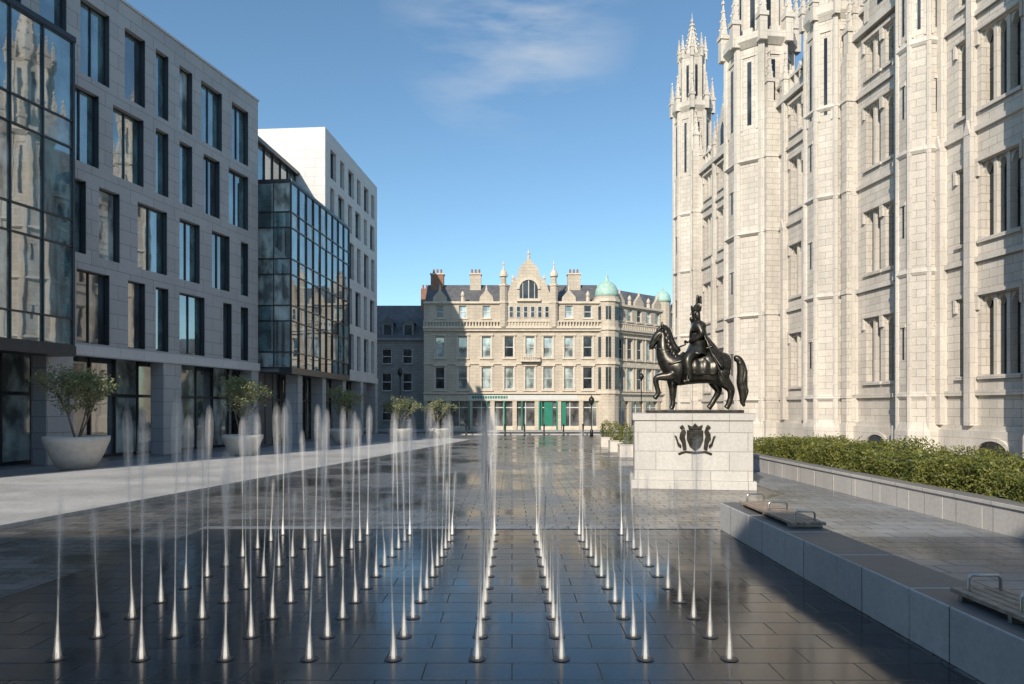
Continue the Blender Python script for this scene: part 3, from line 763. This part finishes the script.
def lamp(x,y,h):
    e=empty('street_lamp',(x,y,0))
    lathe_mesh('post',[(.14,0),(.14,.5),(.08,.6),(.05,.7),(.045,h-.5),(.08,h-.45),(.1,h-.4)],12,'black',e)
    lathe_mesh('globe',[(.08,h-.4),(.2,h-.25),(.25,h-.05),(.2,h+.15),(.06,h+.25)],14,'black',e)
    lathe_mesh('finial',[(.1,h+.25),(.04,h+.3),(.02,h+.45)],8,'black',e)
lamp(6.7,57.5,3.1); lamp(-9.5,58,5.5); lamp(12.5,66,5.5)
for i in range(9):
    x=-4+i*1.7
    e=empty('bollard',(x,59.6,0)); lathe_mesh('post',[(.09,0),(.09,.1),(.065,.15),(.065,.85),(.085,.88),(.085,.95),(.05,1.02),(.01,1.04)],12,'black',e)

# ---------------------------------------------------------------- fountain
def fountain():
    e=empty('fountain')
    V=[];F=[];D=[]
    def lt(cx,cy,prof,n=8):
        k=len(V)
        for r,z,d,dx in prof:
            for i in range(n):
                a=2*math.pi*i/n; V.append((cx+dx+r*math.cos(a),cy+r*math.sin(a),z)); D.append(d)
        for j in range(len(prof)-1):
            for i in range(n): F.append((k+j*n+i,k+j*n+(i+1)%n,k+(j+1)*n+(i+1)%n,k+(j+1)*n+i))
    nz=[]
    for row in range(11):
        y=6.5+row*.64
        for c in range(9):
            x=-4.33+.8*c
            if c<=5: h=random.choice([U(2.2,2.5),U(2.0,2.45),U(1.0,1.8)])
            else: h=random.choice([U(.9,1.5),U(1.2,2.3)])
            if row==0: h=[1.6,2.35,2.0,1.5,1.6,1.4,1.2,1.5,1.1][c]
            nz.append((x,y))
            if row>2 and R()<.12: h*=.5
            ln=U(-.06,.06); w=U(.8,1.15)
            lt(x,y,[(.020,.012,.75,0),(.017,.08,.8,0),(.012,.2,.62,0),(.009,.36,.44,ln*.15),(.0085,h*.45,.30,ln*.4),(.010,h*.7,.22,ln*.7),
                    (.015,h*.85,.16,ln*.85),(.018,h*.95,.08,ln),(.008,h+.02,0,ln)],8)
            k=1.3 if h>1.9 else .85
            q=1.0 if h>1.9 else .7
            lt(x,y,[(.02,h*.25,0,ln*.3),(.026*w,h*.45,.05*q,ln*.5),(.038*w,h*.66,.10*q,ln*.7),(.050*w*k,h*.83,.17*q,ln*.85),(.050*w*k,h*.92,.17*q,ln),(.038*w*k,h*.985,.10*q,ln),(.008,h+.06,0,ln)],10)
            lt(x,y,[(.06,.012,.0,0),(.042,.03,.12,0),(.030,.12,.16,0),(.022,.26,.09,0),(.014,.42,0,0)],10)
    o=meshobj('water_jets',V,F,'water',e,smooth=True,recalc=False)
    at=o.data.attributes.new('dens','FLOAT','POINT'); at.data.foreach_set('value',D)
    V=[];F=[]
    for x,y in nz:
        k=len(V); n=12
        for r,z in ((.085,.0085),(.085,.014),(.05,.015)):
            for i in range(n):
                a=2*math.pi*i/n; V.append((x+r*math.cos(a),y+r*math.sin(a),z))
        for j in range(2):
            for i in range(n): F.append((k+j*n+i,k+j*n+(i+1)%n,k+(j+1)*n+(i+1)%n,k+(j+1)*n+i))
        F.append(tuple(range(k+2*n,k+3*n)))
    meshobj('nozzles',V,F,'black',e)
fountain()

# ---------------------------------------------------------------- equestrian statue
def skin(name,nodes,edges,parent,mat,sub=2,sc=1.2):
    me=bpy.data.meshes.new(name); me.from_pydata([n[:3] for n in nodes],edges,[])
    o=bpy.data.objects.new(name,me); COL.objects.link(o); o.parent=parent
    md=o.modifiers.new('s','SKIN'); md.use_smooth_shade=True
    for i,n in enumerate(nodes):
        r=n[3]; r2=n[4] if len(n)>4 else r
        sv=me.skin_vertices[0].data[i]; sv.radius=(r*sc,r2*sc); sv.use_root=(i==0); sv.use_loose=False
    s=o.modifiers.new('ss','SUBSURF'); s.levels=sub; s.render_levels=sub
    me.materials.append(M[mat]); return o
def statue():
    e=empty('equestrian_statue',(5.5,21.15,0)); e.rotation_euler=(0,0,-math.radians(9))
    W=1.70; Dp=1.05
    mb=MB('plinth_tmp')
    mb.box('plinth','plinth',-W,W,-Dp,Dp,.26,2.03); mb.box('plinth_base','plinth',-W-.09,W+.09,-Dp-.09,Dp+.09,0,.26)
    mb.box('plinth_cap','plinth',-W-.05,W+.05,-Dp-.05,Dp+.05,2.03,2.25)
    pe=mb.build(bevel=.015)
    for c in list(pe.children): c.parent=e
    bpy.data.objects.remove(pe)
    y=-Dp; mc=MB('c')
    K=.9
    def P(part,pts,v0,v1): mc.poly(part,'bronze',[(px*K+.05,1.42+(pz-1.42)*K+.06) for px,pz in pts],v0,v1)
    P('shield',[(-.26,1.72),(.26,1.72),(.26,1.4),(.17,1.18),(0,1.04),(-.17,1.18),(-.26,1.4)],y-.05,y); P('shield',[(-.18,1.66),(.0,1.66),(.0,1.42),(-.18,1.42)],y-.08,y-.05); P('shield',[(.02,1.40),(.19,1.40),(.1,1.2),(.02,1.15)],y-.08,y-.05)
    P('shield',[(-.2,1.74),(.2,1.74),(.24,1.9),(.1,1.84),(0,1.95),(-.1,1.84),(-.24,1.9)],y-.07,y)
    for s_ in (-1,1):
        P('supporters',[(s_*.27,1.1),(s_*.38,1.06),(s_*.42,1.3),(s_*.50,1.45),(s_*.48,1.6),(s_*.42,1.72),(s_*.34,1.78),(s_*.29,1.66),(s_*.33,1.52),(s_*.30,1.38)],y-.06,y)
        P('supporters',[(s_*.45,1.12),(s_*.55,1.2),(s_*.60,1.38),(s_*.66,1.55),(s_*.58,1.52),(s_*.52,1.32),(s_*.43,1.22)],y-.04,y)
        P('supporters',[(s_*.33,1.80),(s_*.44,1.74),(s_*.50,1.82),(s_*.40,1.90)],y-.06,y)
        P('ribbon',[(0,.94),(s_*.3,.98),(s_*.52,.90),(s_*.55,.97),(s_*.32,1.05),(0,1.01)],y-.04,y)
    pc=mc.build(bevel=.01)
    for c in list(pc.children): c.name='crest_'+c.name; c.parent=e
    bpy.data.objects.remove(pc)
    s=empty('figure_group',(.18,0,2.25)); s.parent=e; s.scale=(1.04,1.05,1.06)
    B='bronze'
    mb=MB('b'); mb.box('bronze_base',B,-1.45,1.3,-.55,.55,0,.09); b_=mb.build(bevel=.03)
    for c in list(b_.children): c.parent=s
    bpy.data.objects.remove(b_)
    nodes=[(.05,0,1.27,.38,.40),(-.4,0,1.28,.39,.40),(-.70,0,1.38,.35,.36),(-.88,0,1.62,.30,.25),(-.95,0,1.88,.26,.19),(-.95,0,2.12,.22,.16),(-.95,0,2.33,.17,.135),
           (-1.07,0,2.34,.15,.135),(-1.18,0,2.17,.135,.115),(-1.26,0,2.0,.10,.08),(-1.31,0,1.86,.085,.075),
           (.45,0,1.32,.37,.38),(.80,0,1.40,.36,.36),(1.04,0,1.38,.25,.27)]
    ed=[(0,1),(1,2),(2,3),(3,4),(4,5),(5,6),(6,7),(7,8),(8,9),(9,10),(0,11),(11,12),(12,13)]
    skin('horse_body',nodes,ed,s,B)
    def leg(name,pts): skin(name,pts,[(i,i+1) for i in range(len(pts)-1)],s,B)
    leg('foreleg_near',[(-.62,-.17,1.25,.22),(-.68,-.2,1.04,.16),(-1.00,-.22,1.06,.11),(-1.19,-.22,1.02,.095),(-1.14,-.22,.76,.062),(-1.08,-.22,.58,.07),(-1.16,-.22,.48,.055),(-1.22,-.22,.40,.085)])
    leg('foreleg_far',[(-.62,.17,1.25,.22),(-.66,.2,.95,.16),(-.64,.2,.7,.10),(-.64,.2,.55,.095),(-.64,.2,.35,.06),(-.64,.2,.22,.072),(-.68,.2,.15,.06),(-.70,.2,.12,.095)])
    leg('hindleg_near',[(.78,-.17,1.3,.28),(.66,-.21,1.05,.23),(.82,-.21,.85,.16),(1.0,-.21,.68,.11),(.97,-.21,.42,.07),(.93,-.21,.27,.08),(.87,-.21,.17,.06),(.84,-.21,.13,.10)])
    leg('hindleg_far',[(.78,.17,1.3,.28),(.52,.21,1.0,.22),(.6,.21,.82,.15),(.72,.21,.64,.105),(.58,.21,.42,.07),(.5,.21,.27,.08),(.43,.21,.17,.06),(.39,.21,.13,.10)])
    leg('tail',[(1.08,0,1.56,.09),(1.20,0,1.60,.10),(1.30,0,1.45,.115),(1.35,.02,1.15,.14),(1.32,.03,.85,.15),(1.38,.02,.55,.12),(1.34,0,.3,.07),(1.40,0,.18,.03)])
    leg('tail_lock',[(1.22,-.06,1.5,.06),(1.42,-.06,1.2,.07),(1.36,-.08,.9,.07),(1.46,-.06,.6,.05),(1.42,-.05,.42,.02)])
    for i in range(9):
        t=i/8; x=-.58-.25*math.sin(t*1.7); z=1.78+.72*t; 
        leg('mane_lock',[(x-.10+.03*math.sin(i*2),-.02,z,.07),(x-.02,-.14,z-.03,.075),(x-.02+.04*math.sin(i*3),-.24,z-.17,.06),(x+.02,-.25,z-.32,.03)])
        leg('mane_lock',[(x-.10,.02,z,.07),(x-.02,.14,z-.03,.07),(x+.02,.22,z-.16,.05),(x+.04,.23,z-.28,.02)])
    leg('mane_crest',[(-.48,0,1.74,.12),(-.66,0,1.95,.11),(-.75,0,2.2,.10),(-.80,0,2.40,.09),(-.89,0,2.54,.08),(-1.02,0,2.50,.06),(-1.13,0,2.38,.04)])
    for sy in (-1,1):
        leg('ear',[(-.95,sy*.08,2.45,.05),(-.97,sy*.10,2.58,.04),(-.99,sy*.10,2.67,.012)])
        leg('nostril',[(-1.31,sy*.05,1.90,.035),(-1.36,sy*.055,1.87,.02)])
        leg('brow',[(-1.10,sy*.13,2.28,.035),(-1.16,sy*.12,2.23,.025)])
        leg('jowl',[(-1.0,sy*.09,2.2,.09),(-1.1,sy*.07,2.06,.07)])
        leg('bridle_cheek',[(-.99,sy*.17,2.36,.016),(-1.13,sy*.155,2.12,.016),(-1.26,sy*.11,1.97,.02)])
        leg('rein',[(-1.26,sy*.12,1.97,.014),(-1.08,sy*.26,1.86,.014),(-.8,sy*.30,1.8,.014),(-.28,sy*.12,2.0,.014)])
    leg('noseband',[(-1.20,-.13,2.06,.018),(-1.34,0,2.06,.02),(-1.20,.13,2.06,.018)])
    leg('breast_strap',[(-.42,-.42,1.5,.03),(-.74,-.38,1.42,.03),(-1.0,-.18,1.42,.03),(-1.06,0,1.42,.03),(-1.0,.18,1.42,.03),(-.74,.38,1.42,.03),(-.42,.42,1.5,.03)])
    def surf(name,f,nu,nv,th=.02):
        V=[f(i/nu,j/nv) for j in range(nv+1) for i in range(nu+1)]
        F=[(j*(nu+1)+i,j*(nu+1)+i+1,(j+1)*(nu+1)+i+1,(j+1)*(nu+1)+i) for j in range(nv) for i in range(nu)]
        o=meshobj(name,V,F,B,s,smooth=True,recalc=False); md=o.modifiers.new('so','SOLIDIFY'); md.thickness=th; md.offset=0
        return o
    def cloth(a,b):
        an=math.radians(-112+224*a); x=-.38+.95*b; r=.475+.015*math.sin(b*22)*abs(math.sin(an))
        return (x,r*math.sin(an),1.29+r*math.cos(an)-.05*abs(math.sin(b*9.4))*abs(math.sin(an)))
    surf('saddle_cloth',cloth,28,20)
    skin('saddle',[(-.2,0,1.84,.07,.12),(-.08,0,1.76,.12,.16),(.12,0,1.74,.13,.18),(.32,0,1.78,.12,.16),(.42,0,1.92,.05,.15)],[(0,1),(1,2),(2,3),(3,4)],s,B)
    nodes=[(.12,0,1.88,.22,.26),(.10,0,2.08,.19,.22),(.07,0,2.32,.21,.26),(.06,0,2.52,.18,.24),(.04,0,2.68,.09,.095),(.02,0,2.79,.125,.12),(.01,0,2.92,.135,.125),(.02,0,3.02,.09,.09),
      (.05,.27,2.54,.125),(.0,.44,2.76,.10),(.12,.42,3.08,.07),(.13,.41,3.16,.055),
      (.05,-.27,2.54,.125),(.17,-.38,2.26,.11),(-.08,-.26,2.10,.075),(-.2,-.14,2.06,.055),
      (-.02,-.30,1.80,.18),(-.30,-.50,1.54,.14),(-.26,-.54,1.22,.11),(-.20,-.54,.98,.075),(-.27,-.54,.90,.065),(-.42,-.56,.90,.05),
      (-.02,.30,1.80,.18),(-.30,.50,1.54,.14),(-.26,.54,1.22,.11),(-.20,.54,.98,.075),(-.27,.54,.90,.065),(-.42,.56,.90,.05)]
    ed=[(0,1),(1,2),(2,3),(3,4),(4,5),(5,6),(6,7),(3,8),(8,9),(9,10),(10,11),(3,12),(12,13),(13,14),(14,15),(0,16),(16,17),(17,18),(18,19),(19,20),(20,21),(0,22),(22,23),(23,24),(24,25),(25,26),(26,27)]
    skin('rider_body',nodes,ed,s,B,sc=1.15)
    leg('nose',[(-.12,0,2.90,.022),(-.155,0,2.86,.026)]); leg('beard',[(-.09,0,2.80,.07),(-.12,0,2.72,.06),(-.10,0,2.64,.03)])
    for sy in (-1,1):
        leg('brow_ridge',[(-.125,sy*.045,2.93,.02),(-.10,sy*.08,2.93,.015)]); leg('hair',[(.02,sy*.12,2.94,.06),(.05,sy*.13,2.78,.065),(.08,sy*.12,2.66,.045)])
        leg('stirrup',[(-.30,sy*.54,.86,.02),(-.30,sy*.62,.90,.015),(-.28,sy*.56,1.2,.012),(-.2,sy*.48,1.55,.012)])
    V=[];F=[];n=16
    for i in range(n):
        a=2*math.pi*i/n; z1=3.13 if i%2 else 3.06
        V+=[(.02+.145*math.cos(a),.145*math.sin(a),2.96),(.02+.16*math.cos(a),.16*math.sin(a),z1)]
    for i in range(n): F.append((2*i,2*((i+1)%n),2*((i+1)%n)+1,2*i+1))
    o=meshobj('crown',V,F,B,s,recalc=False); md=o.modifiers.new('so','SOLIDIFY'); md.thickness=.02
    for hx,hy,hz,sg in ((.13,.41,3.21,1),(-.25,-.12,2.06,-1)):
        leg('palm',[(hx,hy,hz-.05,.045,.03),(hx,hy,hz+.03,.05,.03)])
        for k in range(4):
            L_=(.052,.06,.056,.045)[k]; zz=hz-.035+.027*k
            leg('finger',[(hx-.03,hy-.03*sg,zz,.014),(hx-.03-L_*.7,hy-.035*sg,zz,.013),(hx-.03-L_,hy+.01*sg,zz,.012),(hx-.03-L_*.6,hy+.045*sg,zz,.010)])
        leg('thumb',[(hx,hy+.03*sg,hz-.01,.016),(hx-.04,hy+.05*sg,hz+.03,.014),(hx-.07,hy+.03*sg,hz+.05,.011)])
    leg('charter_scroll',[(.08,.41,3.06,.02),(.08,.41,3.22,.028),(.09,.41,3.4,.032),(.10,.41,3.52,.02)])
    def sheetf(a,b): return (.08+.16*a-.02*math.sin(a*7),.41+.04*math.sin(a*6+b*2),3.27+.23*b-.05*a)
    surf('charter',sheetf,10,8,.012)
    def cape(a,b):
        t=a*2-1; w=.28+.34*b; fold=.04*math.sin(t*14)*b
        x=.22+.18*b+.55*max(0,b-.45)+fold-.10*t*t*(1-b); z=2.64-.9*b-.38*max(0,abs(t)-.25)*b-.12*max(0,b-.7)
        z=max(z,1.29+math.sqrt(max(0,.49**2-(w*t)**2))+.03) if abs(w*t)<.46 else z-.15
        return (x,w*t,z)
    surf('cloak',cape,30,22,.03)
    def skirt(a,b):
        an=2*math.pi*a; r=.23+.14*b; return (.1+r*.9*math.cos(an)-.08*b,r*1.2*math.sin(an)*(1+.3*b),2.14-.46*b+.02*math.sin(an*9)*b)
    surf('tunic_skirt',skirt,36,8,.02)
    leg('sword',[(.30,-.46,1.95,.03),(.34,-.48,1.85,.022),(.62,-.54,1.2,.028),(.80,-.57,.8,.015)])
    leg('sword_guard',[(.24,-.47,1.84,.02),(.43,-.49,1.89,.02)])
statue()

# ---------------------------------------------------------------- sky, sun
EL=28.5; to_sun=Vector((-.40,-.915)).normalized()
az=math.atan2(to_sun.x,to_sun.y)
w=bpy.data.worlds.new('World'); scene.world=w; w.use_nodes=True; nt=w.node_tree
bg=nt.nodes['Background']; bg.inputs[1].default_value=.15
sky=nt.nodes.new('ShaderNodeTexSky'); sky.sky_type='NISHITA'; sky.sun_disc=False
sky.sun_elevation=math.radians(EL); sky.sun_rotation=az; sky.air_density=1.0; sky.dust_density=.4; sky.ozone_density=1.3
tc=nt.nodes.new('ShaderNodeTexCoord')
nv=nt.nodes.new('ShaderNodeVectorMath'); nv.operation='DISTANCE'; L(nt,tc.outputs['Generated'],nv.inputs[0]); nv.inputs[1].default_value=Vector((.0,1,.58)).normalized()
mask=maprange(nt,nv.outputs['Value'],.0,.17,1,0)
mp=nt.nodes.new('ShaderNodeMapping'); L(nt,tc.outputs['Generated'],mp.inputs[0]); mp.inputs['Scale'].default_value=(3,5,14); mp.inputs['Rotation'].default_value=(0,-.5,0)
cn=noise(nt,mp.outputs[0],1.5,6,.55)
cl=math_(nt,'MULTIPLY',maprange(nt,cn,.38,.64,0,1),math_(nt,'MULTIPLY',mask,.8))
tint=mixc(nt,1.0,sky.outputs[0],(.84,1.05,1.10),'MULTIPLY')
L(nt,mixc(nt,cl,tint,(4.6,4.9,5.2)),bg.inputs[0])
sl=bpy.data.lights.new('sun','SUN'); sl.energy=5.0; sl.angle=math.radians(.5); sl.color=(1,.90,.76)
so=bpy.data.objects.new('sun',sl); COL.objects.link(so)
d=Vector((to_sun.x*math.cos(math.radians(EL)),to_sun.y*math.cos(math.radians(EL)),math.sin(math.radians(EL))))
so.rotation_euler=d.to_track_quat('Z','Y').to_euler(); so.location=(-20,-40,40)

cam=bpy.data.cameras.new('camera'); cam.lens=24; cam.sensor_width=36; cam.clip_end=3000; cam.shift_y=66/1024
co=bpy.data.objects.new('camera',cam); COL.objects.link(co); co.location=(0,0,2.4); co.rotation_euler=(math.pi/2,0,0)
scene.camera=co
scene.view_settings.view_transform='Standard'; scene.view_settings.look='None'; scene.view_settings.exposure=0
